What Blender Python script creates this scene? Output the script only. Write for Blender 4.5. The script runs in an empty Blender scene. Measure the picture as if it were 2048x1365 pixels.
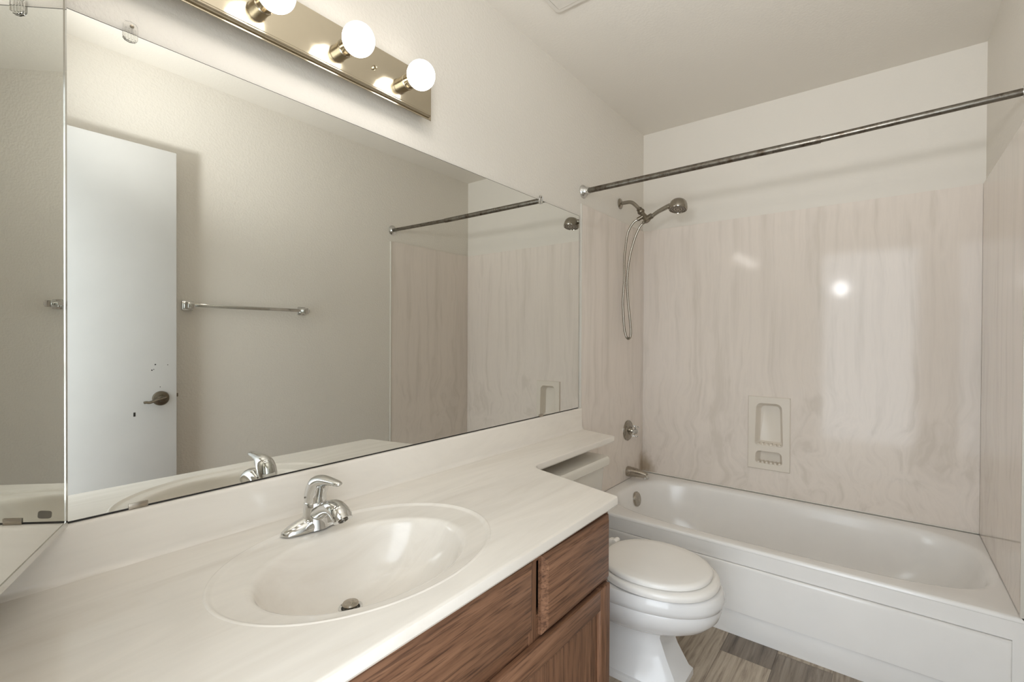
import bpy, bmesh, math, random
from mathutils import Vector, Matrix
random.seed(7)
PI = math.pi
C = bpy.context.scene.collection
SC = bpy.context.scene

# ---------------------------------------------------------------- camera, light, exposure
XB, W, CEIL = 2.8207, 1.524, 2.463        # back wall, room width, ceiling height
F = 939.4345
yaw, pit, rol = 0.6684, -0.0073, 0.0046
cam = bpy.data.cameras.new('camera'); co = bpy.data.objects.new('camera', cam); C.objects.link(co)
cam.sensor_width = 36; cam.sensor_fit = 'HORIZONTAL'; cam.lens = F / 2048 * 36
cam.clip_start = 0.01
fw = Vector((math.cos(yaw)*math.cos(pit), math.sin(yaw)*math.cos(pit), math.sin(pit)))
rt = Vector((math.sin(yaw), -math.cos(yaw), 0)); up = rt.cross(fw)
r2 = rt*math.cos(rol) + up*math.sin(rol); u2 = -rt*math.sin(rol) + up*math.cos(rol)
M = Matrix((r2, u2, -fw)).transposed().to_4x4(); M.translation = (0, -1.1849, 1.195)
co.matrix_world = M
SC.camera = co

SC.view_settings.view_transform = 'Standard'; SC.view_settings.look = 'None'
SC.view_settings.gamma = 1; SC.view_settings.use_curve_mapping = False
SC.view_settings.exposure = 0.10
WORLD_STRENGTH = 5.4
BULB_STRENGTH = 9.5
wd = bpy.data.worlds.new('daylight'); SC.world = wd; wd.use_nodes = True
bg = wd.node_tree.nodes['Background']; bg.inputs[0].default_value = (0.87, 0.94, 1.0, 1); bg.inputs[1].default_value = WORLD_STRENGTH
# daylight enters by the open doorway only: portal light in the doorway steers the sampling
pl = bpy.data.lights.new('doorway_daylight', 'AREA'); pl.shape = 'RECTANGLE'; pl.size = 2.03; pl.size_y = 0.78
pl.cycles.is_portal = True
po = bpy.data.objects.new('doorway_daylight', pl); C.objects.link(po)
po.location = (-0.16, -1.07, 1.02); po.rotation_euler = (0, -PI/2, 0)
FLASH_W = 72.0
fl = bpy.data.lights.new('camera_flash', 'SPOT'); fl.energy = FLASH_W; fl.spot_size = math.radians(100); fl.spot_blend = 1.0; fl.shadow_soft_size = .07; fl.color = (.98, .99, 1)
fo = bpy.data.objects.new('camera_flash', fl); C.objects.link(fo); fo.location = (.02, -.86, 1.69)     # hand-held flash bounced off the ceiling
fo.rotation_euler = (Vector((.95, -1.0, CEIL)) - fo.location).to_track_quat('-Z', 'Y').to_euler()
SC.cycles.max_bounces = 16; SC.cycles.diffuse_bounces = 8; SC.cycles.glossy_bounces = 8

# ---------------------------------------------------------------- materials
def lin(c):
    return tuple(((v/255)/12.92 if v/255 <= .04045 else ((v/255+.055)/1.055)**2.4) for v in c) + (1,)
class NT:
    def __init__(s, name):
        s.m = bpy.data.materials.new(name); s.m.use_nodes = True; s.t = s.m.node_tree
        s.b = s.t.nodes['Principled BSDF']
    def n(s, typ, **k):
        x = s.t.nodes.new(typ)
        for a, v in k.items():
            if a.startswith('i_'):
                key = a[2:]; key = int(key) if key.isdigit() else key.replace('_', ' ')
                x.inputs[key].default_value = v
            else: setattr(x, a, v)
        return x
    def l(s, a, b): s.t.links.new(a, b)
    def ramp(s, fac, stops, interp='LINEAR'):
        r = s.n('ShaderNodeValToRGB'); r.color_ramp.interpolation = interp
        e = r.color_ramp.elements
        while len(e) < len(stops): e.new(.5)
        for i, (p, c) in enumerate(stops): e[i].position = p; e[i].color = c
        s.l(fac, r.inputs[0]); return r.outputs[0]
    def coords(s, scale=(1,1,1), rot=(0,0,0)):
        tc = s.n('ShaderNodeTexCoord'); mp = s.n('ShaderNodeMapping')
        mp.inputs['Scale'].default_value = scale; mp.inputs['Rotation'].default_value = rot
        g = s.n('ShaderNodeNewGeometry'); s.l(g.outputs['Position'], mp.inputs[0]); return mp.outputs[0]
    def noise(s, vec, scale, detail=3, rough=.5, dist=0):
        x = s.n('ShaderNodeTexNoise'); x.inputs['Scale'].default_value = scale; x.inputs['Detail'].default_value = detail
        x.inputs['Roughness'].default_value = rough; x.inputs['Distortion'].default_value = dist
        if vec is not None: s.l(vec, x.inputs['Vector'])
        return x.outputs['Fac']
    def bump(s, h, strength, dist):
        x = s.n('ShaderNodeBump'); x.inputs['Strength'].default_value = strength; x.inputs['Distance'].default_value = dist
        s.l(h, x.inputs['Height']); s.l(x.outputs[0], s.b.inputs['Normal'])
    def set(s, **k):
        for a, v in k.items(): s.b.inputs[a.replace('_', ' ')].default_value = v
        return s
MATS = {}
def plain(name, rgb, rough=.5, metal=0, **k):
    x = NT(name).set(Base_Color=lin(rgb), Roughness=rough, Metallic=metal, **k); MATS[name] = x.m
    v = x.coords(); f = x.noise(v, 9, 2)
    c = x.ramp(f, [(.3, tuple(q*.97 for q in lin(rgb)[:3]) + (1,)), (.7, lin(rgb))]); x.l(c, x.b.inputs['Base Color'])
    return x.m
def wallmat(name, rgb, bump):
    x = NT(name).set(Base_Color=lin(rgb), Roughness=.55)
    v = x.coords()
    f = x.noise(v, 1.6, 3)
    a = lin(rgb); c = x.ramp(f, [(.3, tuple(q*.965 for q in a[:3]) + (1,)), (.7, a)]); x.l(c, x.b.inputs['Base Color'])
    h1 = x.noise(v, 95, 4, .55); h = x.ramp(h1, [(.42, (0,0,0,1)), (.62, (1,1,1,1))])
    x.bump(h, bump, .0016); return x.m
def metal(name, rgb, rough, stain=0):
    x = NT(name).set(Base_Color=lin(rgb), Metallic=1, Roughness=rough)
    v = x.coords(); f = x.noise(v, 40, 4, .6)
    r = x.n('ShaderNodeMapRange', i_1=.3, i_2=.7, i_3=rough*.8, i_4=rough*1.25 + .01); x.l(f, r.inputs[0]); x.l(r.outputs[0], x.b.inputs['Roughness'])
    if stain:
        f2 = x.noise(v, 25, 6, .7)
        a = lin(rgb); c = x.ramp(f2, [(.35, (a[0]*.5, a[1]*.42, a[2]*.36, 1)), (.55, a)]); x.l(c, x.b.inputs['Base Color'])
    return x.m
def marble(name, base, streak, axis, gloss, contrast=1.0):
    x = NT(name).set(Roughness=gloss); x.set(IOR=1.5)
    b = lin(base); d = lin(streak); hi = tuple(min(1, q*1.045) for q in b[:3]) + (1,)
    if axis == 'x':
        f = x.noise(x.coords((.8, 6, 3)), 2.2, 5, .62, .9)
        c = x.ramp(f, [(.30, d), (.46, b), (.60, hi), (.78, d)])
        x.bump(x.noise(x.coords((5, 5, .8)), 1.0, 1), .02, .01)
    else:                                            # poured upright streaks that curl into loops low on the sheet
        p = x.coords(); sp = x.n('ShaderNodeSeparateXYZ'); x.l(p, sp.inputs[0])
        am = x.n('ShaderNodeMapRange', i_1=.45, i_2=1.05, i_3=.42, i_4=.05); x.l(sp.outputs[2], am.inputs[0])
        n1 = x.n('ShaderNodeTexNoise'); n1.inputs['Scale'].default_value = 3.2; n1.inputs['Detail'].default_value = 2; x.l(p, n1.inputs['Vector'])
        cen = x.n('ShaderNodeVectorMath', operation='SUBTRACT'); cen.inputs[1].default_value = (.5, .5, .5); x.l(n1.outputs['Color'], cen.inputs[0])
        wv = x.n('ShaderNodeVectorMath', operation='SCALE'); x.l(cen.outputs[0], wv.inputs[0]); x.l(am.outputs[0], wv.inputs['Scale'])
        ad = x.n('ShaderNodeVectorMath', operation='ADD'); x.l(p, ad.inputs[0]); x.l(wv.outputs[0], ad.inputs[1])
        st = x.n('ShaderNodeVectorMath', operation='MULTIPLY'); st.inputs[1].default_value = (6, 6, .34); x.l(ad.outputs[0], st.inputs[0])
        f = x.noise(st.outputs[0], 2.4, 4, .6, .3)
        st2 = x.n('ShaderNodeVectorMath', operation='MULTIPLY'); st2.inputs[1].default_value = (60, 60, 1.2); x.l(ad.outputs[0], st2.inputs[0])
        f2 = x.noise(st2.outputs[0], 1.0, 2, .5)
        av = x.n('ShaderNodeMath', operation='MULTIPLY_ADD'); av.inputs[1].default_value = .14; x.l(f2, av.inputs[0]); x.l(f, av.inputs[2])
        c = x.ramp(av.outputs[0], [(.40, d), (.52, b), (.62, hi), (.72, b), (.84, d)])
        x.bump(x.noise(x.coords((5, 5, .8)), 1.0, 1), .06, .01)
    x.l(c, x.b.inputs['Base Color']); x._c = c
    return x
def wood(name, axis):
    x = NT(name).set(Roughness=.5)
    sc = {'z': (60, 60, 3.2), 'x': (3.2, 60, 60)}[axis]
    v = x.coords(sc)
    f = x.noise(v, 1.3, 5, .65, .35)
    fine = x.noise(x.coords({'z': (260, 260, 9), 'x': (9, 260, 260)}[axis]), 1.0, 3, .6)
    c1 = x.ramp(f, [(.28, lin((84, 56, 40))), (.44, lin((116, 82, 60))), (.58, lin((130, 94, 70))), (.75, lin((143, 107, 83)))])
    c2 = x.ramp(fine, [(.38, (.34, .29, .26, 1)), (.47, (.95, .94, .93, 1)), (.62, (1.08, 1.08, 1.08, 1))])
    mx = x.n('ShaderNodeMix', data_type='RGBA', blend_type='MULTIPLY'); mx.inputs[0].default_value = .75
    x.l(c1, mx.inputs[6]); x.l(c2, mx.inputs[7]); x.l(mx.outputs[2], x.b.inputs['Base Color'])
    x.bump(fine, .25, .001)
    return x.m

m_wall = wallmat('wall_paint', (225, 220, 211), .30)
m_wall_smooth = wallmat('wall_paint_smooth', (225, 220, 211), .08)
m_ceil = wallmat('ceiling_paint', (226, 221, 212), .12)
m_white = plain('white_paint', (212, 212, 210), .42)
m_trim = plain('trim_paint', (222, 220, 214), .4)
m_porc = plain('white_porcelain', (226, 225, 224), .09)
m_tub = plain('tub_enamel', (236, 234, 231), .16)
m_plastic = plain('seat_plastic', (237, 234, 229), .22)
m_tank = plain('tank_vitreous', (218, 213, 202), .10)
m_vent = plain('vent_plastic', (214, 209, 200), .45)
m_chrome = metal('chrome', (214, 214, 212), .06)
m_steel = metal('worn_steel', (128, 124, 116), .30, 1)
m_nickel = metal('satin_nickel', (176, 168, 156), .24)
m_brass = metal('champagne_brass', (188, 178, 158), .15)
m_pewter = metal('pewter', (128, 120, 106), .34)
m_shower = metal('aged_chrome', (160, 154, 143), .15)
m_dark = plain('dark_gap', (40, 36, 32), .6)
m_caulk = plain('caulk', (214, 210, 200), .4)
m_cx = marble('cultured_marble', (228, 222, 213), (222, 215, 205), 'x', .14); m_counter = m_cx.m
m_pn = marble('marble_panel', (223, 214, 205), (215, 206, 196), 'z', .085)
def mildew(x):                                   # brown mildew where the panel meets the tub in the corner
    g = x.n('ShaderNodeNewGeometry'); d = x.n('ShaderNodeVectorMath', operation='DISTANCE')
    d.inputs[1].default_value = (2.815, -.01, .40); x.l(g.outputs['Position'], d.inputs[0])
    nz = x.noise(x.coords((1, 1, .5)), 14, 4, .6)
    a = x.n('ShaderNodeMath', operation='MULTIPLY'); a.inputs[1].default_value = .22; x.l(nz, a.inputs[0])
    s = x.n('ShaderNodeMath', operation='SUBTRACT'); x.l(a.outputs[0], s.inputs[0]); x.l(d.outputs['Value'], s.inputs[1])
    mr = x.n('ShaderNodeMapRange', i_1=0.0, i_2=.09, i_3=0, i_4=.75); x.l(s.outputs[0], mr.inputs[0])
    mx = x.n('ShaderNodeMix', data_type='RGBA'); x.l(mr.outputs[0], mx.inputs[0]); x.l(x._c, mx.inputs[6]); mx.inputs[7].default_value = lin((150, 130, 102))
    x.l(mx.outputs[2], x.b.inputs['Base Color'])
m_pn.b.inputs['Specular IOR Level'].default_value = .26
mildew(m_pn); m_panel = m_pn.m
m_woodx, m_woodz = wood('oak_grain_across', 'x'), wood('oak_grain_upright', 'z')
x = NT('mirror_silver').set(Base_Color=(.79, .795, .765, 1), Metallic=1, Roughness=.0); m_mirror = x.m
x = NT('clear_acrylic').set(Base_Color=(.96, .96, .95, 1), Roughness=.03, IOR=1.49); x.b.inputs['Transmission Weight'].default_value = 1; m_clear = x.m
x = NT('bulb_glass').set(Base_Color=(1, 1, 1, 1), Roughness=.2)
x.b.inputs['Emission Color'].default_value = (1, .955, .90, 1); x.b.inputs['Emission Strength'].default_value = BULB_STRENGTH; m_bulb = x.m
# plank floor: tone per plank is stored on the mesh
x = NT('vinyl_plank').set(Roughness=.42)
at = x.n('ShaderNodeAttribute', attribute_name='tone')
v = x.coords((3, 45, 1)); sep = x.n('ShaderNodeVectorMath', operation='ADD'); x.l(v, sep.inputs[0])
cmb = x.n('ShaderNodeCombineXYZ'); sc_ = x.n('ShaderNodeMath', operation='MULTIPLY'); sc_.inputs[1].default_value = 37; x.l(at.outputs['Fac'], sc_.inputs[0]); x.l(sc_.outputs[0], cmb.inputs[0]); x.l(cmb.outputs[0], sep.inputs[1])
f = x.noise(sep.outputs[0], 1.4, 6, .65, .6)
ca = x.ramp(f, [(.3, lin((124, 108, 92))), (.5, lin((180, 165, 146))), (.68, lin((200, 187, 168)))])
cb = x.ramp(f, [(.3, lin((78, 67, 58))), (.5, lin((112, 101, 90))), (.7, lin((132, 121, 109)))])
mx = x.n('ShaderNodeMix', data_type='RGBA'); x.l(at.outputs['Fac'], mx.inputs[0]); x.l(cb, mx.inputs[6]); x.l(ca, mx.inputs[7]); x.l(mx.outputs[2], x.b.inputs['Base Color'])
x.bump(f, .15, .001); m_floor = x.m
# mirror of the cabinet door: one small dark patch set aslant in its colour
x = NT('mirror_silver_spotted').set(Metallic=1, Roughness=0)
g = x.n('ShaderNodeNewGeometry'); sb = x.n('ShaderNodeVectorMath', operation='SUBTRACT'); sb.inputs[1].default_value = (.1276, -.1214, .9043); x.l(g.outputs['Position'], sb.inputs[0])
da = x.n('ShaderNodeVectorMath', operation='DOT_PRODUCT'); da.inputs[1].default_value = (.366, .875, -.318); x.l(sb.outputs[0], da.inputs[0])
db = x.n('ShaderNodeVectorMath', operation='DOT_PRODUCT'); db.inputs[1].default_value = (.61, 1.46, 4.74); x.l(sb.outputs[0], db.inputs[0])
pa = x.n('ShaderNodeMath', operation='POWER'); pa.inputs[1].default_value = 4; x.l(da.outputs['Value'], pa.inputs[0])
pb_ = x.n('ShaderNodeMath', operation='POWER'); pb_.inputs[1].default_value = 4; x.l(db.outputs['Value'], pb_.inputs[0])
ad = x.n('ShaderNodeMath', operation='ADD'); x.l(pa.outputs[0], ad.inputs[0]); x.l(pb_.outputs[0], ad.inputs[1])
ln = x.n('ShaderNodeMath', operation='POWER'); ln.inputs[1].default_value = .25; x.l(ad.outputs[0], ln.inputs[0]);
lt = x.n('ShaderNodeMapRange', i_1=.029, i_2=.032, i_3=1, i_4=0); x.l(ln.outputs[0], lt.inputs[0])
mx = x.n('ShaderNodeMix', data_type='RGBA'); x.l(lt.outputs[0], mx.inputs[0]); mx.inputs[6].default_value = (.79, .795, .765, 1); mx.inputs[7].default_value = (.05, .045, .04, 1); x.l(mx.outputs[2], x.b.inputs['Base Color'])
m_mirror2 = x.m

# ---------------------------------------------------------------- mesh helpers (all take world coordinates)
WL = {}
def new(): return bmesh.new()
def box(bm, a, b, bevel=0, seg=2):
    v = [bm.verts.new((a[0] if i & 1 == 0 else b[0], a[1] if i & 2 == 0 else b[1], a[2] if i & 4 == 0 else b[2])) for i in range(8)]
    fs = [bm.faces.new([v[i] for i in q]) for q in ((0,2,3,1), (4,5,7,6), (0,1,5,4), (2,6,7,3), (0,4,6,2), (1,3,7,5))]
    if bevel:
        es = list({e for f in fs for e in f.edges})
        bmesh.ops.bevel(bm, geom=es, offset=bevel, segments=seg, profile=.5, affect='EDGES', clamp_overlap=True)
def loft(bm, loops, cap0=True, cap1=True, closed=True):
    vs = [[bm.verts.new(p) for p in L] for L in loops]
    n = len(vs[0])
    for a, b in zip(vs, vs[1:]):
        for i in range(n if closed else n-1):
            j = (i+1) % n; bm.faces.new((a[i], a[j], b[j], b[i]))
    if cap0: bm.faces.new(list(reversed(vs[0])))
    if cap1: bm.faces.new(vs[-1])
    return vs
def frame_of(d):
    d = Vector(d).normalized(); a = Vector((0, 0, 1)) if abs(d.z) < .9 else Vector((1, 0, 0))
    u = d.cross(a).normalized(); return u, d.cross(u).normalized()
def lathe(bm, o, d, prof, n=32, cap0=True, cap1=True):
    o = Vector(o); d = Vector(d).normalized(); u, w = frame_of(d)
    loft(bm, [[o + d*h + (u*math.cos(2*PI*i/n) + w*math.sin(2*PI*i/n))*max(r, 1e-4) for i in range(n)] for r, h in prof], cap0, cap1)
def tube(bm, pts, rad, n=16, flat=None):
    pts = [Vector(p) for p in pts]; loops = []
    u = None
    for i, p in enumerate(pts):
        t = (pts[min(i+1, len(pts)-1)] - pts[max(i-1, 0)]).normalized()
        if u is None: u, _ = frame_of(t)
        u = (u - t*u.dot(t)).normalized(); w = t.cross(u)
        r = rad[i] if isinstance(rad, (list, tuple)) else rad
        ra, rb = r if isinstance(r, tuple) else (r, r)
        loops.append([p + u*ra*math.cos(2*PI*k/n) + w*rb*math.sin(2*PI*k/n) for k in range(n)])
    loft(bm, loops)
def spline(P, k=8):
    P = [Vector(p) for p in P]; out = []
    for i in range(len(P)-1):
        a, b, c, d = P[max(i-1, 0)], P[i], P[i+1], P[min(i+2, len(P)-1)]
        for j in range(k):
            t = j/k
            out.append(.5*((2*b) + (c-a)*t + (2*a-5*b+4*c-d)*t*t + (3*b-a-3*c+d)*t**3))
    return out + [P[-1]]
def obj(name, bm, m, parent=None, angle=35):
    bmesh.ops.remove_doubles(bm, verts=bm.verts, dist=1e-6)
    bmesh.ops.recalc_face_normals(bm, faces=bm.faces)
    base = WL.get(parent.name, Vector()) if parent else Vector()
    bmesh.ops.translate(bm, vec=-base, verts=bm.verts)
    me = bpy.data.meshes.new(name); bm.to_mesh(me); bm.free()
    for p in me.polygons: p.use_smooth = True
    me.set_sharp_from_angle(angle=math.radians(angle))
    me.materials.append(m)
    o = bpy.data.objects.new(name, me); C.objects.link(o)
    if parent: o.parent = parent
    WL[o.name] = base
    return o
def tag(o, label=None, cat=None, group=None, kind=None):
    for k, v_ in (('label', label), ('category', cat), ('group', group), ('kind', kind)):
        if v_: o[k] = v_
    return o
def thing(name, loc, label, cat, group=None):
    o = bpy.data.objects.new(name, None); o.empty_display_size = .05; C.objects.link(o); o.location = loc
    WL[o.name] = Vector(loc); return tag(o, label, cat, group)
def struct(name, bm, m, parent=None):
    o = obj(name, bm, m, parent)
    if not parent: o['kind'] = 'structure'
    return o
def ell(cx, cy, a, b, z, n=72, p=2.0, ph=0):
    L = []
    for i in range(n):
        t = 2*PI*i/n + ph; c, s = math.cos(t), math.sin(t)
        L.append(Vector((cx + a*math.copysign(abs(c)**(2/p), c), cy + b*math.copysign(abs(s)**(2/p), s), z)))
    return L
def holed(bm, ax, a, b, u0, u1, z0, z1, hu0, hu1, hz0, hz1):   # a plate with a rectangular opening; ax = axis of its thickness
    for q in ((u0, hu0, z0, z1), (hu1, u1, z0, z1), (hu0, hu1, z0, hz0), (hu0, hu1, hz1, z1)):
        if ax == 'x': box(bm, (a, q[0], q[2]), (b, q[1], q[3]))
        else: box(bm, (q[0], a, q[2]), (q[1], b, q[3]))

# ---------------------------------------------------------------- the setting
XW = 0.02                                      # face of the doorway wall
T = .12
# floor of planks laid along the room
bm = new(); tl = bm.faces.layers.float.new('tone')
rows = []
y = -.704 + .175*5
fixed = {0: [(1.3, .80), (3.2, .80)], 1: [(.9, .6), (1.906, .85), (3.2, .10)], 2: [(1.3, .9), (2.02, .22), (3.2, .75)], 3: [(1.0, .3), (1.85, .8), (3.2, .5)]}
for r in range(-5, 7):
    y1 = -.704 - .175*(r-1); y0 = y1 - .175
    segs = fixed.get(r)
    if not segs:
        segs, xx = [], -.9 + random.random()*.9
        while xx < 3.0: segs.append((xx, random.choice((.1, .35, .7, .9)))); xx += 1.22
        segs.append((3.2, random.random()))
    xa = -1.2
    y0c, y1c = max(y0, -1.60), min(y1, .1)
    if y1c <= y0c: continue
    for xb, tone in segs:
        if xb <= xa: continue
        g = .0006
        vs = [bm.verts.new(p) for p in ((xa+g, y0c+g, 0), (xb-g, y0c+g, 0), (xb-g, y1c-g, 0), (xa+g, y1c-g, 0))]
        f = bm.faces.new(vs); f[tl] = tone; xa = xb
vs = [bm.verts.new(p) for p in ((-1.2, -1.60, -.002), (3.2, -1.60, -.002), (3.2, .1, -.002), (-1.2, .1, -.002))]; f = bm.faces.new(vs); f[tl] = .0
struct('floor', bm, m_floor)
bm = new(); box(bm, (-.2, -W-T, CEIL), (XB+T, T, CEIL+.1)); struct('ceiling', bm, m_ceil)
bm = new(); box(bm, (XW-T, 0, 0), (XB+T, T, CEIL)); struct('wall_left', bm, m_wall)
SY0, SY1, SZ0, SZ1 = -.797, -.628, .508, .872   # opening cut for the soap dish
bm = new(); holed(bm, 'x', XB, XB+T, -W-T, 0, 0, CEIL, SY0, SY1, SZ0, SZ1); struct('wall_back', bm, m_wall_smooth)
bm = new(); box(bm, (XW-T, -W-T, 0), (XB, -W, CEIL)); struct('wall_right', bm, m_wall)
DY0, DY1, DZ = -1.460, -.690, 2.055             # doorway
CY0, CY1, CZ0, CZ1 = -.335, -.025, .865, 1.84   # niche of the recessed cabinet
bm = new()
box(bm, (XW-T, -W, 0), (XW, DY0, CEIL)); box(bm, (XW-T, DY0, DZ), (XW, DY1, CEIL))
box(bm, (XW-T, DY1, 0), (XW, CY0, CEIL)); box(bm, (XW-T, CY1, 0), (XW, 0, CEIL))
box(bm, (XW-T, CY0, 0), (XW, CY1, CZ0)); box(bm, (XW-T, CY0, CZ1), (XW, CY1, CEIL))
struct('wall_front', bm, m_wall)
bm = new()                                       # jamb lining of the doorway
box(bm, (XW-T-.004, DY0, 0), (XW-.004, DY0+.012, DZ)); box(bm, (XW-T-.004, DY1-.012, 0), (XW-.004, DY1, DZ)); box(bm, (XW-T-.004, DY0, DZ-.012), (XW-.004, DY1, DZ))
struct('trim_1', bm, m_trim)
bm = new(); box(bm, (.78, -W, 0), (2.03, -W+.012, .075), .003); struct('baseboard_right', bm, m_trim)

# ---------------------------------------------------------------- open door against the right wall
door = thing('door_1', (-.02, -1.44, 0), 'plain white slab door standing open against the right wall, seen in the mirror', 'door'); door['kind'] = 'structure'
DX = .752
bm = new(); box(bm, (-.02, -1.455, .012), (DX, -1.42, 2.047), .002); obj('door_slab', bm, m_white, door)
def lever(sign, y):
    bm = new(); c = Vector((.690, y, .910))
    lathe(bm, c, (0, sign, 0), [(.033, 0), (.033, .003), (.030, .008), (.016, .011), (.014, .026), (.012, .032), (0, .034)], 32)
    h = obj('door_handle', bm, m_pewter, door)
    bm = new(); p = [c + Vector((dx, sign*.036, dz)) for dx, dz in ((.012, .004), (-.004, .002), (-.022, -.002), (-.040, -.009), (-.052, -.012), (-.062, -.010), (-.072, -.011))]
    tube(bm, spline(p, 4), [(.006 + .007*abs(math.sin(.25 + 2.6*i/24)), .006) if i < 24 else (.003, .003) for i in range(25)], 12)
    obj('lever', bm, m_pewter, h)
lever(1, -1.42)
bm = new(); box(bm, (DX-.001, -1.450, .895), (DX+.001, -1.425, .950)); box(bm, (DX, -1.444, .910), (DX+.010, -1.432, .926), .002); obj('latch', bm, m_pewter, door)
for z in (.25, 1.05, 1.85):
    bm = new(); lathe(bm, (-.026, -1.415, z-.045), (0, 0, 1), [(.006, 0), (.006, .09)], 12); obj('hinge', bm, m_nickel, door)
bm = new()
for dx, dz, r in ((.700-.03, 1.065, .003), (.657, 1.040, .003), (.664, 1.043, .002), (.717, 1.062, .002), (.688, .962, .002)):
    lathe(bm, (dx, -1.4201, dz), (0, 1, 0), [(r, 0), (r, .0004)], 8)
box(bm, (.590, -1.4201, .838), (.5975, -1.4196, .856)); obj('paint_chip', bm, m_dark, door)

# ---------------------------------------------------------------- towel bar on the right wall
tb = thing('towel_bar', (.81, -W, 1.345), 'flat chrome towel bar on two square posts on the right wall, seen in the mirror', 'towel bar')
for n_, x_ in enumerate((.826, 1.405)):
    bm = new(); box(bm, (x_-.024, -W, 1.321), (x_+.024, -W+.010, 1.369), .004); box(bm, (x_-.016, -W+.008, 1.329), (x_+.016, -W+.060, 1.361), .004)
    obj('post', bm, m_chrome, tb)
bm = new(); box(bm, (.842, -W+.036, 1.337), (1.436, -W+.046, 1.355), .0015); obj('bar', bm, m_chrome, tb)

# ---------------------------------------------------------------- big mirror
MX0, MX1, MZ0, MZ1 = .024, 2.021, .851, 1.795
mir = thing('vanity_mirror', (1.0, 0, MZ0), 'wide frameless mirror on the wall above the sink counter', 'mirror')
bm = new(); box(bm, (MX0, -.0065, MZ0), (MX1, -.0015, MZ1)); obj('mirror_glass', bm, m_mirror, mir)
bm = new(); box(bm, (MX0, -.0070, MZ0-.003), (MX1, -.001, MZ0)); box(bm, (MX0, -.0064, MZ1), (MX1, -.0015, MZ1+.0012)); box(bm, (MX1, -.0064, MZ0), (MX1+.0015, -.0015, MZ1)); obj('mirror_edge', bm, m_dark, mir)
for x_ in (.264, 1.69):
    bm = new()
    o_ = [Vector((x_ + .0115*sx_, 0, MZ1 + dz)) for sx_, dz in ((-1, .016), (-.7, .021), (0, .023), (.7, .021), (1, .016), (1, -.010), (.7, -.014), (0, -.016), (-.7, -.014), (-1, -.010))]
    loft(bm, [[p + Vector((0, yy, 0)) for p in o_] for yy in (-.0072, -.0105)])
    for k in range(4): box(bm, (x_-.009+.005*k, -.0118, MZ1-.012), (x_-.0065+.005*k, -.0100, MZ1+.008))
    cl = obj('mirror_clip', bm, m_clear, mir); cl['label'] = 'clear plastic clip at the top edge of the mirror'
    bm = new(); lathe(bm, (x_+.002, -.0100, MZ1+.014), (0, -1, 0), [(.0036, 0), (.0034, .0015), (.001, .002)], 12); obj('screw', bm, m_pewter, cl)
for x_ in (.276, 1.70):
    bm = new(); box(bm, (x_-.016, -.0085, MZ0-.006), (x_+.016, -.0068, MZ0+.008), .0006); box(bm, (x_-.016, -.0085, MZ0-.006), (x_+.016, -.001, MZ0-.0035)); cl = obj('mirror_clip', bm, m_nickel, mir); cl['label'] = 'metal clip at the bottom edge of the mirror'

# ---------------------------------------------------------------- recessed mirrored cabinet with its door ajar
cab = thing('medicine_cabinet', (XW, -.18, .8488), 'mirrored wall cabinet at the left with its door ajar beside the big mirror', 'cabinet')
bm = new()
box(bm, (XW-.095, CY0+.002, CZ0+.002), (XW-.092, CY1-.002, CZ1-.002))
for a, b in (((XW-.092, CY0+.002, CZ0+.002), (XW, CY0+.005, CZ1-.002)), ((XW-.092, CY1-.005, CZ0+.002), (XW, CY1-.002, CZ1-.002)), ((XW-.092, CY0+.005, CZ0+.002), (XW, CY1-.005, CZ0+.005)), ((XW-.092, CY0+.005, CZ1-.005), (XW, CY1-.005, CZ1-.002))): box(bm, a, b)
obj('cabinet_box', bm, m_white, cab)
for z in (1.18, 1.50):
    bm = new(); box(bm, (XW-.090, CY0+.006, z), (XW-.012, CY1-.006, z+.005)); obj('shelf', bm, m_white, cab)
P0 = Vector((.167, -.029)); ang = math.radians(66.89); dd = Vector((math.cos(ang), math.sin(ang))); nn = Vector((dd.y, -dd.x))   # free edge, direction towards it, outward normal
LD, Z0, Z1 = .352, .8488, 1.862
def dbox(bm, s0, s1, t0, t1, z0, z1):             # s measured back from the free edge, t along the outward normal
    vs = []
    for zz in (z0, z1):
        for s, t in ((s0, t0), (s1, t0), (s1, t1), (s0, t1)):
            q = P0 - dd*s + nn*t; vs.append(bm.verts.new((q.x, q.y, zz)))
    for q in ((0,1,2,3), (4,5,6,7), (0,1,5,4), (1,2,6,5), (2,3,7,6), (3,0,4,7)): bm.faces.new([vs[i] for i in q])
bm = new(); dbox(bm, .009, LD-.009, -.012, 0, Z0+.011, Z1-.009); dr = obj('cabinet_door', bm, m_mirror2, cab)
bm = new()
dbox(bm, 0, .009, -.014, .0012, Z0, Z1); dbox(bm, LD-.009, LD, -.014, .0012, Z0, Z1)
dbox(bm, .009, LD-.009, -.014, .0012, Z0, Z0+.011); dbox(bm, .009, LD-.009, -.014, .0012, Z1-.009, Z1)
obj('door_frame', bm, m_chrome, dr)

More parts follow.
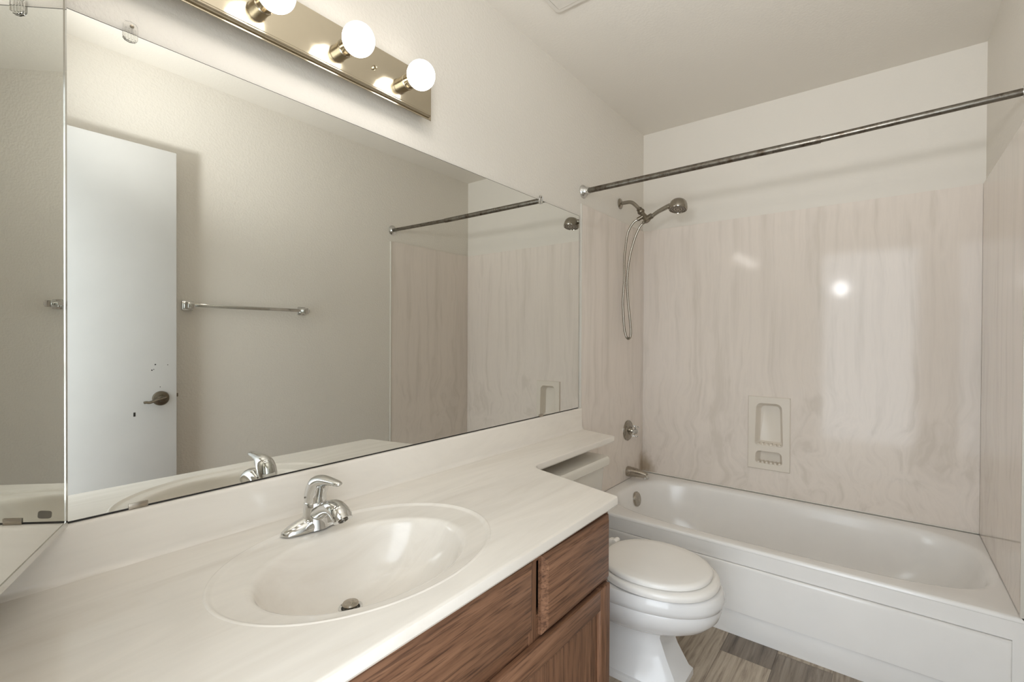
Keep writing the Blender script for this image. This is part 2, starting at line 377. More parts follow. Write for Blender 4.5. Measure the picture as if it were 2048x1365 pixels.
# ---------------------------------------------------------------- vanity light bar
PX0, PX1, PY, PZ0, PZ1 = .175, 1.021, -.045, 1.886, 2.024
vl = thing('vanity_light', (.6, 0, PZ0), 'brass light bar with round globe bulbs on the wall above the mirror', 'wall light')
bm = new()
def pr_(d, y_, e0, e1): return [Vector((PX0+d, y_, PZ0+e0)), Vector((PX1-d, y_, PZ0+e0)), Vector((PX1-d, y_, PZ1-e1)), Vector((PX0+d, y_, PZ1-e1))]
loft(bm, [pr_(0, -.0002, .030, .012), pr_(0, PY+.0015, .0008, .0005), pr_(.001, PY, .0015, .0015)]); obj('back_plate', bm, m_brass, vl, 25)
for z in (PZ0+.013,):
    bm = new(); tube(bm, [(PX0+.002, PY-.003, z), (PX1-.010, PY-.002, z)], .0065, 16); obj('rail', bm, m_brass, vl)
BZ = 1.956
def bulb_parts(x_):
    bm = new(); lathe(bm, (x_, PY+.001, BZ), (0, -1, 0), [(.021, 0), (.021, .018), (.0225, .019), (.0225, .024), (.0205, .026), (.0185, .046), (.016, .047), (.016, .030)], 32, True, True)
    s = obj('socket', bm, m_brass, vl)
    bm = new(); n_ = 22; R_ = .0405; cy_ = .081
    prof = [(.0135, .032), (.0135, .042)] + [(R_*math.sin(t), cy_ - R_*math.cos(t)) for t in [.42 + (PI-.42)*i/n_ for i in range(n_+1)]]
    lathe(bm, (x_, PY, BZ), (0, -1, 0), prof, 40); obj('bulb', bm, m_bulb, vl)
for x_ in (.287, .494, .702, .909): bulb_parts(x_)
for x_ in (.389, .806):
    bm = new(); lathe(bm, (x_, PY, BZ+.004), (0, -1, 0), [(.006, 0), (.006, .003), (.004, .005), (.003, .010), (0, .011)], 16); obj('cap_nut', bm, m_brass, vl)

# ---------------------------------------------------------------- ceiling vent
ve = thing('ceiling_vent', (1.40, -.325, CEIL), 'white exhaust fan grille on the ceiling', 'vent')
def rrect(x0, x1, y0, y1, r, z, k=6):
    L = []
    for cx_, cy_, a0 in ((x1-r, y1-r, 0), (x0+r, y1-r, PI/2), (x0+r, y0+r, PI), (x1-r, y0+r, 1.5*PI)):
        for i in range(k+1): t = a0 + PI/2*i/k; L.append(Vector((cx_ + r*math.cos(t), cy_ + r*math.sin(t), z)))
    return L
vx0, vx1, vy0, vy1 = 1.265, 1.538, -.465, -.187
bm = new(); loft(bm, [rrect(vx0, vx1, vy0, vy1, .018, CEIL), rrect(vx0, vx1, vy0, vy1, .018, CEIL-.012), rrect(vx0+.004, vx1-.004, vy0+.004, vy1-.004, .015, CEIL-.018), rrect(vx0+.018, vx1-.018, vy0+.018, vy1-.018, .006, CEIL-.018), rrect(vx0+.018, vx1-.018, vy0+.018, vy1-.018, .006, CEIL-.012)]); obj('vent_frame', bm, m_vent, ve)
bm = new(); loft(bm, [rrect(vx0+.021, vx1-.021, vy0+.021, vy1-.021, .004, CEIL-.0121), rrect(vx0+.021, vx1-.021, vy0+.021, vy1-.021, .004, CEIL-.020)]); obj('vent_cover', bm, m_vent, ve)

# ---------------------------------------------------------------- countertop with the moulded sink
CT = .747
ctp = thing('countertop', (.6, -.3, CT), 'cream cultured marble countertop with moulded oval sink, narrowing above the toilet tank', 'countertop')
outl = [(.024, -.002, 0), (2.036, -.002, 0), (1.975, -.228, .012), (1.325, -.232, .055), (1.231, -.602, .014), (.024, -.622, 0)]
def fillet(P):
    out = []; n_ = len(P)
    for i in range(n_):
        a, b, c = (Vector(P[j % n_][:2]) for j in (i-1, i, i+1)); r = P[i][2]
        if r == 0: out.append(b); continue
        u, w = (a-b).normalized(), (c-b).normalized(); th = u.angle(w); d = min(r/math.tan(th/2), .45*min((a-b).length, (c-b).length)); r = d*math.tan(th/2)
        ctr = b + (u+w).normalized()*(r/math.sin(th/2)); p0, p1 = b+u*d, b+w*d
        a0 = math.atan2(*(p0-ctr).yx); a1 = math.atan2(*(p1-ctr).yx); da = (a1-a0 + PI) % (2*PI) - PI
        out += [ctr + Vector((math.cos(a0+da*k/8), math.sin(a0+da*k/8)))*r for k in range(9)]
    return out
pl_ = fillet(outl)
def inset(P, d):
    out = []; n_ = len(P)
    for i in range(n_):
        a, b, c = P[i-1], P[i], P[(i+1) % n_]
        n1 = Vector((-(b-a).y, (b-a).x)).normalized(); n2 = Vector((-(c-b).y, (c-b).x)).normalized()
        nn_ = (n1+n2).normalized(); k = d/max(.5, nn_.dot(n1)); out.append(b - nn_*k)      # P runs clockwise
    return out
SX, SY = .592, -.330
NS = 96
def to3(P, z): return [Vector((p.x, p.y, z)) for p in P]
bm = new()
pro = [(.010, CT), (.004, CT), (.0012, CT-.0012), (0, CT-.005), (0, CT-.020), (.003, CT-.025)]
lp = loft(bm, [to3(inset(pl_, d), z) for d, z in pro], False, False)
ring = [bm.verts.new(p) for p in ell(SX, SY, .300, .228, CT, NS)]
for i in range(NS): bm.edges.new((ring[i], ring[(i+1) % NS]))
oe = [bm.edges.get((lp[0][i], lp[0][(i+1) % len(lp[0])])) for i in range(len(lp[0]))]
re_ = [bm.edges.get((ring[i], ring[(i+1) % NS])) for i in range(NS)]
bmesh.ops.triangle_fill(bm, use_beauty=True, use_dissolve=False, edges=oe + re_, normal=(0, 0, 1))
ring2 = [bm.verts.new(p) for p in ell(SX, SY, .255, .205, CT-.025, NS)]
re2 = [bm.edges.new((ring2[i], ring2[(i+1) % NS])) for i in range(NS)]; ll = lp[-1]
bmesh.ops.triangle_fill(bm, use_beauty=True, use_dissolve=False, edges=[bm.edges.get((ll[i], ll[(i+1) % len(ll)])) for i in range(len(ll))] + re2, normal=(0, 0, -1))
obj('counter_slab', bm, m_counter, ctp, 30)
bm = new()
bx, by = .580, -.352                              # bowl centre
DRX, DRY = .578, -.288
loops = [ell(SX, SY, .300, .228, CT, NS), ell(SX, SY, .2975, .2255, CT+.0012, NS), ell(SX, SY, .294, .222, CT+.0008, NS), ell(SX, SY, .290, .218, CT-.003, NS), ell(SX, SY, .284, .212, CT-.0045, NS)]
for k, (s, z) in enumerate(((1.06, -.0065), (1.03, -.0075), (1.0, -.011), (.975, -.019), (.955, -.030), (.92, -.048), (.87, -.068), (.79, -.088), (.68, -.105), (.54, -.118), (.40, -.126), (.26, -.131), (.15, -.1335), (.10, -.1355))):
    t = max(0, min(1, (1-s)/.9)); t = t*t*(3-2*t)
    loops.append(ell(bx + (DRX-bx)*t, by + (DRY-by)*t, .222*s, .166*s + (.022*(1-s) if s < .3 else 0)*.3, CT+z, NS))
zb = CT-.1355
loops.append(ell(DRX, DRY, .0225, .0225, zb, NS)); loops.append(ell(DRX, DRY, .021, .021, zb-.030, NS))
loft(bm, loops, False, True); sk = obj('sink_bowl', bm, m_counter, ctp, 50)
bm = new(); lathe(bm, (DRX, DRY, zb-.0005), (0, 0, 1), [(.0195, -.02), (.0195, 0), (.022, .0012), (.0235, .002), (.025, .0018), (.026, .0002), (.024, -.002)], 36, False, False); dn = obj('drain_flange', bm, m_chrome, sk)
bm = new(); lathe(bm, (DRX, DRY, zb+.002), (0, 0, 1), [(.006, -.02), (.006, .002), (.0165, .003), (.0175, .0055), (.016, .0085), (.008, .0105), (0, .011)], 32); obj('drain_stopper', bm, m_nickel, sk)
bm = new()
bl = [(.0, CT-.001), (-.034, CT-.001), (-.030, CT+.0012), (-.0245, CT+.006), (-.022, CT+.013), (-.0205, CT+.093), (-.0195, CT+.0975), (-.0165, CT+.100), (0, CT+.100)]
loft(bm, [[Vector((xx, y_-.0005, z_)) for y_, z_ in bl] for xx in (.024, 2.033)]); obj('backsplash', bm, m_counter, ctp, 50)

# ---------------------------------------------------------------- faucet
FX, FY = .585, -.130
fa = thing('bathroom_faucet', (FX, FY, CT), 'chrome single lever faucet on the countertop behind the sink', 'faucet')
FZ = CT - .0015
bm = new(); loops = []
for i in range(33):
    t = -1 + 2*i/32; xx = .081*t; a = abs(t)
    w = .0265*math.sqrt(max(0, 1-a**2.6)) + .0015; h = .006 + .024*max(0, 1-a**1.9)
    loops.append([Vector((FX+xx, FY + w*math.cos(k*PI/14)*1.0, FZ + h*math.sin(k*PI/14)**.8)) for k in range(15)])
loft(bm, loops); obj('base', bm, m_chrome, fa, 60)
bm = new(); lathe(bm, (FX, FY, FZ), (0, 0, 1), [(.0335, .0), (.0310, .010), (.0285, .022), (.0268, .036), (.0258, .050), (.0254, .059), (.0236, .0605), (.0236, .063)], 40); obj('body', bm, m_chrome, fa, 50)
bm = new()
pp = spline([(FX, FY+.004, FZ+.026), (FX, FY-.026, FZ+.040), (FX, FY-.056, FZ+.055), (FX, FY-.082, FZ+.062), (FX, FY-.104, FZ+.056), (FX, FY-.118, FZ+.042)], 6)
n_ = len(pp); rr = []
for i in range(n_):
    t = i/(n_-1); rr.append((.021 + .003*t, .018 - .001*t) if t < .93 else (.0225, .0165))
tube(bm, pp, rr, 24); obj('spout', bm, m_chrome, fa, 60)
bm = new(); o_ = Vector(pp[-1]); d_ = (pp[-1]-pp[-2]).normalized(); lathe(bm, o_ - d_*.001, d_, [(.011, 0), (.011, .003), (.009, .003), (.0085, .001)], 20); obj('aerator', bm, m_steel, fa)
bm = new()
hp = [(0, .0630, .0243, .0243), (-.0005, .070, .0250, .0250), (-.002, .080, .0250, .0250), (-.007, .0915, .0246, .0248), (-.016, .1020, .0225, .0238), (-.029, .1105, .0158, .0205), (-.044, .1150, .0112, .0172), (-.060, .1172, .0086, .0146), (-.076, .1183, .0072, .0128), (-.091, .1186, .0062, .0112), (-.101, .1184, .0048, .0085), (-.106, .1182, .0018, .0035)]
pp = spline([(FX, FY+a, FZ+z) for a, z, _, _ in hp], 3); rr = spline([(b, c, 0) for _, _, b, c in hp], 3)
tube(bm, pp, [(r.x, r.y) for r in rr], 28); hd = obj('handle', bm, m_chrome, fa, 60)
bm = new(); lathe(bm, (FX-.0235, FY, FZ+.074), (-1, 0, 0), [(.0022, -.004), (.0022, .0030), (.0012, .0036)], 12); obj('set_screw', bm, m_steel, hd)
bm = new(); lathe(bm, (FX, FY+.028, FZ+.02), (0, 0, 1), [(.003, 0), (.003, .044), (.0045, .046), (.005, .051), (.003, .055), (0, .056)], 12); obj('lift_rod', bm, m_chrome, fa)

# ---------------------------------------------------------------- vanity cabinet
VX0, VX1, VY, VZ1 = .026, 1.206, -.580, CT-.0255
va = thing('vanity_cabinet', (.6, -.30, 0), 'reddish oak vanity cabinet under the sink counter', 'cabinet')
bm = new()
box(bm, (VX0, -.562, .0), (VX0+.016, -.004, VZ1)); box(bm, (VX1-.016, -.562, .0), (VX1, -.004, VZ1)); box(bm, (VX0+.016, -.562, .09), (VX1-.016, -.004, .106)); box(bm, (VX0+.016, -.012, .106), (VX1-.016, -.004, .60))
box(bm, (VX0+.016, -.51, 0), (VX1-.016, -.50, .09)); obj('carcass', bm, m_woodz, va)
# face frame: stiles and rails
for a, b in ((VX0, .075), (.829, .858), (1.192, VX1)):
    bm = new(); box(bm, (a, VY, .09), (b, -.562, VZ1), .001); obj('stile', bm, m_woodz, va)
for a, b in ((.694, VZ1), (.505, .572), (.09, .135)):
    bm = new(); box(bm, (.075, VY+.0003, a), (1.192, -.5625, b), .001); obj('rail', bm, m_woodx, va)
def raised(name, x0, x1, z0, z1, m, kids=False):
    y0 = VY - .0005; yb = .019; bm = new()
    def rc(d, y_): return [Vector((x0+d, y_, z0+d)), Vector((x1-d, y_, z0+d)), Vector((x1-d, y_, z1-d)), Vector((x0+d, y_, z1-d))]
    loft(bm, [rc(0, y0), rc(0, y0-.009), rc(.003, y0-.011), rc(.014, y0-yb+.001), rc(.017, y0-yb)]); return obj(name, bm, m, va, 20)
df = raised('drawer_front', .864, 1.190, .528, .706, m_woodx); df['label'] = 'narrow drawer front at the right end'
df = raised('false_drawer_front', .085, .828, .556, .706, m_woodx); df['label'] = 'wide drawer front below the sink'
def pdoor(x0, x1, z0, z1):
    y0 = VY - .0005; bm = new(); s = .055
    d_ = bpy.data.objects.new('cabinet_door', None); C.objects.link(d_); d_.parent = va; WL[d_.name] = WL[va.name]
    for a in (x0, x1-s):
        bm = new(); box(bm, (a, y0-.018, z0), (a+s, y0, z1), .003); obj('door_stile', bm, m_woodz, d_)
    for a in (z0, z1-s):
        bm = new(); box(bm, (x0+s, y0-.018, a), (x1-s, y0, a+s), .003); obj('door_rail', bm, m_woodx, d_)
    bm = new()
    def rc(d, y_): return [Vector((x0+s+d, y_, z0+s+d)), Vector((x1-s-d, y_, z0+s+d)), Vector((x1-s-d, y_, z1-s-d)), Vector((x0+s+d, y_, z1-s-d))]
    loft(bm, [rc(.0, y0-.003), rc(.0, y0-.007), rc(.004, y0-.007), rc(.012, y0-.010), rc(.014, y0-.010)]); obj('door_panel', bm, m_woodz, d_, 20)
pdoor(.640, 1.186, .115, .519); pdoor(.085, .625, .115, .519)

# ---------------------------------------------------------------- toilet
TX = 1.635
to = thing('toilet', (TX, -.35, 0), 'white round front toilet between the oak vanity and the bathtub', 'toilet')
def egg(cx, yb, yf, a, z, n=64, p=2.15):
    cy = (yb+yf)/2 + .012; L = []
    for i in range(n):
        t = 2*PI*i/n; c, s = math.cos(t), math.sin(t)
        b = (yb-cy) if s > 0 else (cy-yf)
        L.append(Vector((cx + a*math.copysign(abs(c)**(2/p), c), cy + b*math.copysign(abs(s)**(2/p), s), z)))
    return L
bm = new()
bw = [(.352, -.20, -.770, .186), (.345, -.20, -.778, .190), (.320, -.20, -.782, .192), (.306, -.20, -.778, .189), (.301, -.20, -.771, .184), (.2965, -.20, -.772, .185), (.285, -.20, -.774, .186), (.262, -.21, -.766, .181), (.235, -.22, -.740, .168), (.212, -.23, -.700, .148), (.198, -.24, -.660, .125), (.192, -.25, -.630, .110)]
loft(bm, [egg(TX, yb, yf, a, z) for z, yb, yf, a in bw]); obj('bowl', bm, m_porc, to, 50)
bm = new()                                         # angular pedestal with a broad foot
def foot(z, hw, yb, yf, cf, r=.02):
    P = [(-hw, yb), (hw, yb), (hw, yf+cf), (hw*.60, yf), (-hw*.60, yf), (-hw, yf+cf)]
    return [Vector((TX+px_, py_, z)) for px_, py_ in P]
loft(bm, [foot(0, .120, -.16, -.665, .085), foot(.022, .120, -.16, -.665, .085), foot(.026, .112, -.165, -.655, .085), foot(.10, .094, -.20, -.615, .07), foot(.16, .088, -.22, -.590, .06), foot(.21, .092, -.24, -.60, .06)])
es = [e for e in bm.edges if len(e.link_faces) == 2 and e.calc_face_angle(0) > .3]
bmesh.ops.bevel(bm, geom=es, offset=.009, segments=3, profile=.5, affect='EDGES', clamp_overlap=True); obj('pedestal', bm, m_porc, to, 40)
bm = new()
loft(bm, [[Vector((TX + .13*math.cos(2*PI*k/40)*(.72 + .28*(1 if z < .03 else .6)), -.33 + .17*math.sin(2*PI*k/40), z)) for k in range(40)] for z in (0, .018, .024)]); 
for sx_ in (-1, 1): lathe(bm, (TX + sx_*.105, -.37, .02), (0, 0, 1), [(.014, 0), (.014, .012), (.009, .018), (0, .019)], 16)
obj('foot_flange', bm, m_porc, to, 40)
bm = new(); loft(bm, [egg(TX, -.365, -.752, .176, .354), egg(TX, -.36, -.764, .184, .358), egg(TX, -.36, -.766, .186, .368), egg(TX, -.36, -.762, .184, .376), egg(TX, -.365, -.752, .177, .380)]); obj('seat', bm, m_plastic, to, 50)
bm = new(); loft(bm, [egg(TX, -.370, -.735, .166, .3835), egg(TX, -.368, -.742, .171, .386), egg(TX, -.367, -.743, .172, .393), egg(TX, -.370, -.738, .169, .399), egg(TX, -.378, -.726, .160, .402), egg(TX, -.40, -.69, .13, .4035)]); obj('lid', bm, m_plastic, to, 50)
for sx_ in (-1, 1):
    bm = new(); x_ = TX + sx_*.075; box(bm, (x_-.016, -.372, .353), (x_+.016, -.335, .398), .005); lathe(bm, (x_-.018, -.362, .392), (1, 0, 0), [(.010, 0), (.011, .002), (.011, .034), (.010, .036)], 16); obj('seat_hinge', bm, m_plastic, to)
bm = new(); box(bm, (TX-.125, -.32, .20), (TX+.125, -.20, .345), .02, 3); obj('tank_deck', bm, m_porc, to)
bm = new()
def tk(z, hw, yf): return [Vector(p) for p in rrect(TX-hw, TX+hw, yf, -.012, .022, z)]
loft(bm, [tk(.345, .225, -.205), tk(.36, .232, -.213), tk(.635, .250, -.226)]); obj('tank', bm, m_tank, to)
bm = new()
def tl_(z, d): return rrect(TX-.266+d, TX+.266-d, -.246+d, -.008-d*.2, .020, z)
loft(bm, [tl_(.636, .004), tl_(.640, 0), tl_(.664, 0), tl_(.670, .002), tl_(.675, .007)]); obj('tank_lid', bm, m_tank, to)
bm = new(); lathe(bm, (TX-.175, -.222, .585), (0, -1, 0), [(.014, 0), (.014, .006), (.007, .008), (.007, .018)], 16); box(bm, (TX-.18, -.242, .579), (TX-.105, -.234, .591), .003); obj('flush_lever', bm, m_chrome, to)

# ---------------------------------------------------------------- bathtub
TZ = .363; TF = 2.036; TBK = 2.809; TY0, TY1 = -1.5225, -.0015
tub = thing('bathtub', (2.43, -.76, 0), 'white alcove bathtub with a panelled apron below the shower', 'bathtub')
icx, icy, ia, ib = 2.430, -.786, .322, .702
NT_ = 128
def inner(da, db, z, p=3.6, sh=0): return ell(icx, icy+sh, ia+da, ib+db, z, NT_, p)
def outer(d, z, x0=TF):
    P = []
    for q in inner(0, 0, z):
        dx, dy = q.x-icx, q.y-icy
        k = min(((TBK-d-icx)/dx) if dx > 1e-9 else ((x0+d-icx)/dx if dx < -1e-9 else 1e9), ((TY1-d-icy)/dy) if dy > 1e-9 else ((TY0+d-icy)/dy if dy < -1e-9 else 1e9))
        P.append(Vector((icx+dx*k, icy+dy*k, z)))
    # snap the nearest sample to each corner
    for cxx in (x0+d, TBK-d):
        for cyy in (TY0+d, TY1-d):
            i = min(range(NT_), key=lambda j: (P[j].x-cxx)**2 + (P[j].y-cyy)**2); P[i] = Vector((cxx, cyy, z))
    return P
bm = new()
loops = [outer(0, TZ-.0135), outer(0, TZ-.012), outer(.002, TZ-.005), outer(.006, TZ-.001), outer(.012, TZ), inner(.020, .024, TZ), inner(.010, .012, TZ-.0025), inner(.002, .002, TZ-.009), inner(-.004, -.006, TZ-.020), inner(-.012, -.018, TZ-.06), inner(-.030, -.050, TZ-.17, 3.4, .01), inner(-.048, -.085, TZ-.255, 3.2, .02), inner(-.075, -.125, TZ-.295, 3.0, .03), inner(-.12, -.20, TZ-.312, 2.8, .04), inner(-.20, -.42, TZ-.318, 2.5, .06)]
loft(bm, loops, False, True); obj('basin', bm, m_tub, tub, 45)
bm = new()                                         # apron with a recessed panel
AX = TF
box(bm, (AX, TY0, .292), (AX+.03, TY1, TZ-.014)); box(bm, (AX, TY0, 0), (AX+.03, -1.497, .292)); box(bm, (AX, -.035, 0), (AX+.03, TY1, .292))
obj('apron', bm, m_tub, tub)
bm = new()
def ap(d, x_): return [Vector((x_, -1.4965+d, .1035)), Vector((x_, -.036-d, .1035)), Vector((x_, -.036-d, .289-d)), Vector((x_, -1.4965+d, .289-d))]
loft(bm, [ap(0, AX+.02), ap(0, AX-.002), ap(.0015, AX-.006), ap(.006, AX-.0085), ap(.012, AX-.0095)]); obj('apron_panel', bm, m_tub, tub, 60)
bm = new(); box(bm, (AX+.003, -1.4966, 0), (AX+.026, -.036, .0975), .0015); obj('apron_kick', bm, m_tub, tub)
bm = new(); lathe(bm, (2.50, -.1085, .292), (.0, -1, .18), [(.040, -.004), (.040, .004), (.037, .008), (.020, .0095), (0, .010)], 36); obj('overflow_plate', bm, m_nickel, tub)

# ---------------------------------------------------------------- shower surround panels
PT = 1.860
bm = new(); holed(bm, 'x', 2.8105, XB-.0006, -W+.0095, -.0095, TZ+.001, PT, SY0, SY1, SZ0, SZ1)
bmesh.ops.remove_doubles(bm, verts=bm.verts, dist=1e-5)
pb = thing('back_shower_panel', (2.815, -.76, TZ), 'streaked beige marble panel on the back wall above the bathtub', 'wall panel')
obj('panel_sheet', bm, m_panel, pb)
bm = new()
tube(bm, [(2.8100, -W+.0110, TZ+.002), (2.8100, -.0110, TZ+.002)], .003, 8); obj('caulk_bead', bm, m_caulk, pb)
def side_panel(name, y0, y1, label, px0=2.0385):
    p_ = thing(name, (2.42, (y0+y1)/2, TZ), label, 'wall panel')
    bm = new(); box(bm, (px0+.005, y0, TZ+.001), (XB-.0008, y1, PT))
    obj('panel_sheet', bm, m_panel, p_)
    ye = y0 if y0 > -.5 else y1; s = -1 if y0 > -.5 else 1
    bm = new(); box(bm, (px0, min(y0, ye+s*.002), TZ+.001), (px0+.008, max(y1, ye+s*.002), PT+.001), .0008); obj('edge_trim', bm, m_caulk, p_)
side_panel('left_shower_panel', -.0090, -.0006, 'beige marble panel behind the shower hose and tub spout')
side_panel('right_shower_panel', -W+.0006, -W+.0090, 'beige marble panel on the right wall at the far end of the bathtub')

# ---------------------------------------------------------------- soap dish let into the back panel
so = thing('soap_dish', (2.81, -.712, .496), 'cream recessed soap dish with two niches in the back shower panel', 'soap dish')
bm = new()
PXF = 2.8005
oy0, oy1, oz0, oz1 = -.812, -.612, .496, .885
A = [(-.652, .851, .028), (-.773, .851, .028), (-.780, .625, .012), (-.645, .625, .012)]
B = [(-.651, .595, .022), (-.773, .595, .022), (-.778, .529, .014), (-.647, .529, .014)]
def rp(P, x_, d=0):
    q = fillet([(a, b, r) for a, b, r in P]); c = sum(q, Vector((0, 0)))/len(q)
    return [Vector((x_, c.x + (p.x-c.x)*(1-d/ .06), c.y + (p.y-c.y)*(1-d/ .06 * .6))) for p in q]
of = [bm.verts.new((PXF, a, b)) for a, b in ((oy0+.003, oz0+.003), (oy1-.003, oz0+.003), (oy1-.003, oz1-.003), (oy0+.003, oz1-.003))]
ob = [bm.verts.new((PXF+.003, a, b)) for a, b in ((oy0, oz0), (oy1, oz0), (oy1, oz1), (oy0, oz1))]
oc = [bm.verts.new((2.8103, a, b)) for a, b in ((oy0, oz0), (oy1, oz0), (oy1, oz1), (oy0, oz1))]
for i in range(4):
    j = (i+1) % 4; bm.faces.new((of[i], of[j], ob[j], ob[i])); bm.faces.new((ob[i], ob[j], oc[j], oc[i]))
ed = [bm.edges.get((of[i], of[(i+1) % 4])) for i in range(4)]
for P in (A, B):
    L = loft(bm, [rp(P, PXF), rp(P, PXF+.004, .003), rp(P, PXF+.040, .008), rp(P, PXF+.050, .016)], False, True)
    ed += [bm.edges.get((L[0][i], L[0][(i+1) % len(L[0])])) for i in range(len(L[0]))]
bmesh.ops.triangle_fill(bm, use_beauty=True, use_dissolve=False, edges=ed, normal=(-1, 0, 0))
m_soap = plain('soap_dish_ceramic', (222, 214, 202), .35)
obj('dish', bm, m_soap, so, 40)
for k in range(6):
    yy = -.664 - .020*k
    for zz in (.6285, .5325):
        bm = new(); tube(bm, [(PXF+.004, yy, zz), (PXF+.040, yy, zz)], .006, 10); obj('drain_ridge', bm, m_soap, so)

# ---------------------------------------------------------------- shower curtain rod
ro = thing('shower_curtain_rod', (2.068, -.76, 1.93), 'tarnished steel shower curtain rod across the front of the bathtub', 'curtain rod')
ra, rb, rc_ = Vector((2.068, -.003, 1.927)), Vector((2.066, -.999, 1.931)), Vector((2.060, -W+.003, 1.9405))
bm = new(); tube(bm, [ra.lerp(rb, t) for t in (0, .3, .6, 1)], .0135, 24); o = obj('rod_tube', bm, m_steel, ro); o['label'] = 'thicker outer tube of the telescoping rod'
bm = new(); tube(bm, [rb.lerp(rc_, t) for t in (-.1, .3, .6, 1)], .0113, 24); obj('rod_tube', bm, m_steel, ro)['label'] = 'thinner inner tube of the telescoping rod'
for c_, s in ((ra, -1), (rc_, 1)):
    y_ = -.0003 if s < 0 else -W+.0003
    bm = new(); lathe(bm, (c_.x, y_, c_.z), (0, s, 0), [(r_, h_*(1 if s < 0 else .45)) for r_, h_ in ((.034, 0), (.034, .004), (.030, .010), (.023, .018), (.019, .027), (.017, .036), (.0145, .037))], 32)
    f_ = obj('flange', bm, m_chrome, ro)
    bm = new(); lathe(bm, (c_.x-.012, y_+s*(.011 if s < 0 else .005), c_.z-.022), (-.3, s*.8, -.4), [(.005, 0), (.005, .002), (.002, .003)], 12); obj('screw', bm, m_pewter, f_)

# ---------------------------------------------------------------- hand shower on its arm
hs = thing('hand_shower', (2.49, 0, 1.962), 'chrome hand shower on its bent arm with a looped metal hose', 'shower head')
SXX = 2.49
bm = new(); lathe(bm, (SXX, -.0003, 1.962), (0, -1, 0), [(.030, 0), (.030, .003), (.024, .008), (.013, .013), (.010, .014)], 32); obj('arm_flange', bm, m_shower, hs)
bm = new(); tube(bm, spline([(SXX, -.002, 1.962), (SXX, -.035, 1.963), (SXX, -.065, 1.960), (SXX, -.088, 1.944), (SXX, -.120, 1.909)], 6), .0105, 16); obj('shower_arm', bm, m_shower, hs)
bm = new(); d_ = Vector((0, -.55, -.835)); lathe(bm, (SXX, -.113, 1.917), d_, [(.013, 0), (.0155, .003), (.0155, .014), (.013, .016), (.019, .018), (.020, .023), (.019, .030), (.016, .034), (.013, .036), (.013, .050)], 10); obj('swivel_nut', bm, m_pewter, hs)
bm = new()
tube(bm, [(SXX, -.139, 1.878), (SXX, -.150, 1.862), (SXX, -.166, 1.838)], [.013, .016, .017], 14)
tube(bm, [(SXX, -.146, 1.846), (SXX, -.190, 1.866)], .0155, 14); tube(bm, [(SXX-.004, -.139, 1.868), (SXX-.012, -.112, 1.853)], .011, 12); obj('bracket', bm, m_pewter, hs)
bm = new(); tube(bm, spline([(SXX, -.138, 1.832), (SXX, -.172, 1.852), (SXX, -.215, 1.877), (SXX, -.255, 1.893), (SXX, -.290, 1.903), (SXX, -.312, 1.905)], 5), [.0095 + .006*(i/25)**1.5 for i in range(26)], 16); obj('wand_handle', bm, m_shower, hs)
bm = new(); hc = Vector((SXX, -.332, 1.898)); d_ = Vector((-.22, .0, -1)).normalized()
lathe(bm, hc, d_, [(.002, -.032), (.018, -.031), (.032, -.026), (.041, -.016), (.0455, -.002), (.0475, .010), (.0475, .022), (.045, .026), (.043, .026), (.042, .0235), (.0, .0235)], 40); hd = obj('spray_head', bm, m_shower, hs, 40)
bm = new(); u_, w_ = frame_of(d_)
for R_, n_ in ((.036, 26), (.026, 18), (.012, 8)):
    for k in range(n_):
        c_ = hc + d_*.0232 + (u_*math.cos(2*PI*k/n_) + w_*math.sin(2*PI*k/n_))*R_; lathe(bm, c_, d_, [(.0024, 0), (.0018, .002)], 6)
obj('spray_nozzles', bm, m_dark, hd)
bm = new()
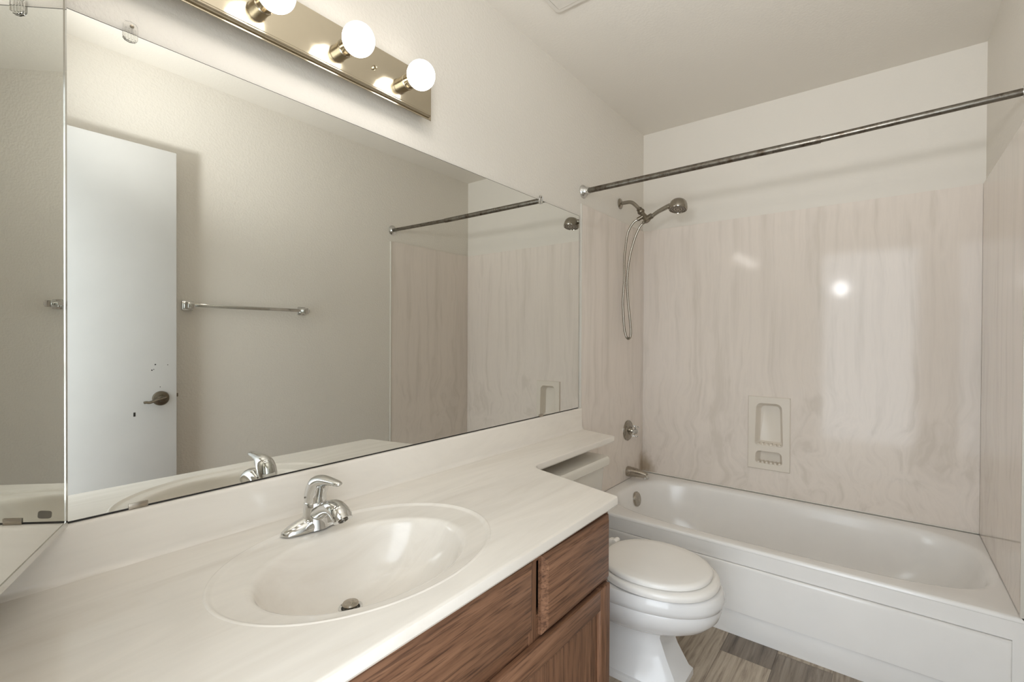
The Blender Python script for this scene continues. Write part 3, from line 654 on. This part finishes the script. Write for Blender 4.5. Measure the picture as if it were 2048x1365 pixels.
hz = [(2.478, -.113, 1.853), (2.472, -.088, 1.836), (2.470, -.060, 1.79), (2.470, -.047, 1.72), (2.468, -.039, 1.63), (2.466, -.040, 1.52), (2.462, -.035, 1.41), (2.462, -.038, 1.32), (2.464, -.045, 1.242), (2.468, -.053, 1.205), (2.473, -.063, 1.191), (2.478, -.073, 1.203), (2.480, -.075, 1.242), (2.480, -.067, 1.32), (2.480, -.057, 1.41), (2.481, -.050, 1.523), (2.483, -.064, 1.648), (2.486, -.090, 1.745), (2.488, -.118, 1.808), (2.490, -.139, 1.832)]
hp_ = spline(hz, 18); tube(bm, hp_, [.0062 + .0004*((i % 2)*2-1) for i in range(len(hp_))], 10); obj('shower_hose', bm, m_shower, hs, 60)

# ---------------------------------------------------------------- shower valve and tub spout
vv = thing('shower_valve', (2.59, -.009, .652), 'round chrome shower valve with a clear acrylic handle', 'valve')
bm = new(); lathe(bm, (2.59, -.0092, .652), (0, -1, 0), [(.059, 0), (.059, .006), (.055, .010), (.050, .009), (.046, .011), (.024, .016), (.022, .026), (.016, .028), (.013, .036)], 40); obj('escutcheon', bm, m_shower, vv)
bm = new(); c_ = Vector((2.59, -.054, .652))
lathe(bm, c_ + Vector((0, .012, 0)), (0, -1, 0), [(.010, 0), (.014, .004), (.015, .018), (.012, .026), (.0, .027)], 20)
for k in range(4):
    a = PI/4*.7 + k*PI/2; d_ = Vector((math.cos(a), -.10, math.sin(a))).normalized(); lathe(bm, c_ + d_*.006, d_, [(.0075, 0), (.0085, .012), (.0105, .024), (.009, .032), (0, .034)], 14)
obj('handle', bm, m_clear, vv)
bm = new(); lathe(bm, c_ + Vector((0, .022, 0)), (0, -1, 0), [(.006, 0), (.005, .014), (.0, .015)], 12); obj('stem', bm, m_chrome, vv)
ts = thing('tub_spout', (2.593, -.009, .407), 'satin chrome tub spout on the side panel above the bathtub', 'faucet')
bm = new()
sp = [(-.0092, .411, .0285), (-.016, .411, .0295), (-.045, .411, .0275), (-.085, .410, .0225), (-.112, .408, .0195), (-.128, .404, .0175)]
loft(bm, [[Vector((2.593 + r*math.cos(2*PI*k/28), y_, z_ + r*math.sin(2*PI*k/28)*1.02)) for k in range(28)] for y_, z_, r in sp]); obj('spout_body', bm, m_nickel, ts, 50)
bm = new(); lathe(bm, (2.593, -.122, .402), (0, -.25, -1), [(.016, -.006), (.0165, .012), (.015, .018), (.011, .018), (.010, .010)], 20); obj('spout_outlet', bm, m_chrome, ts)
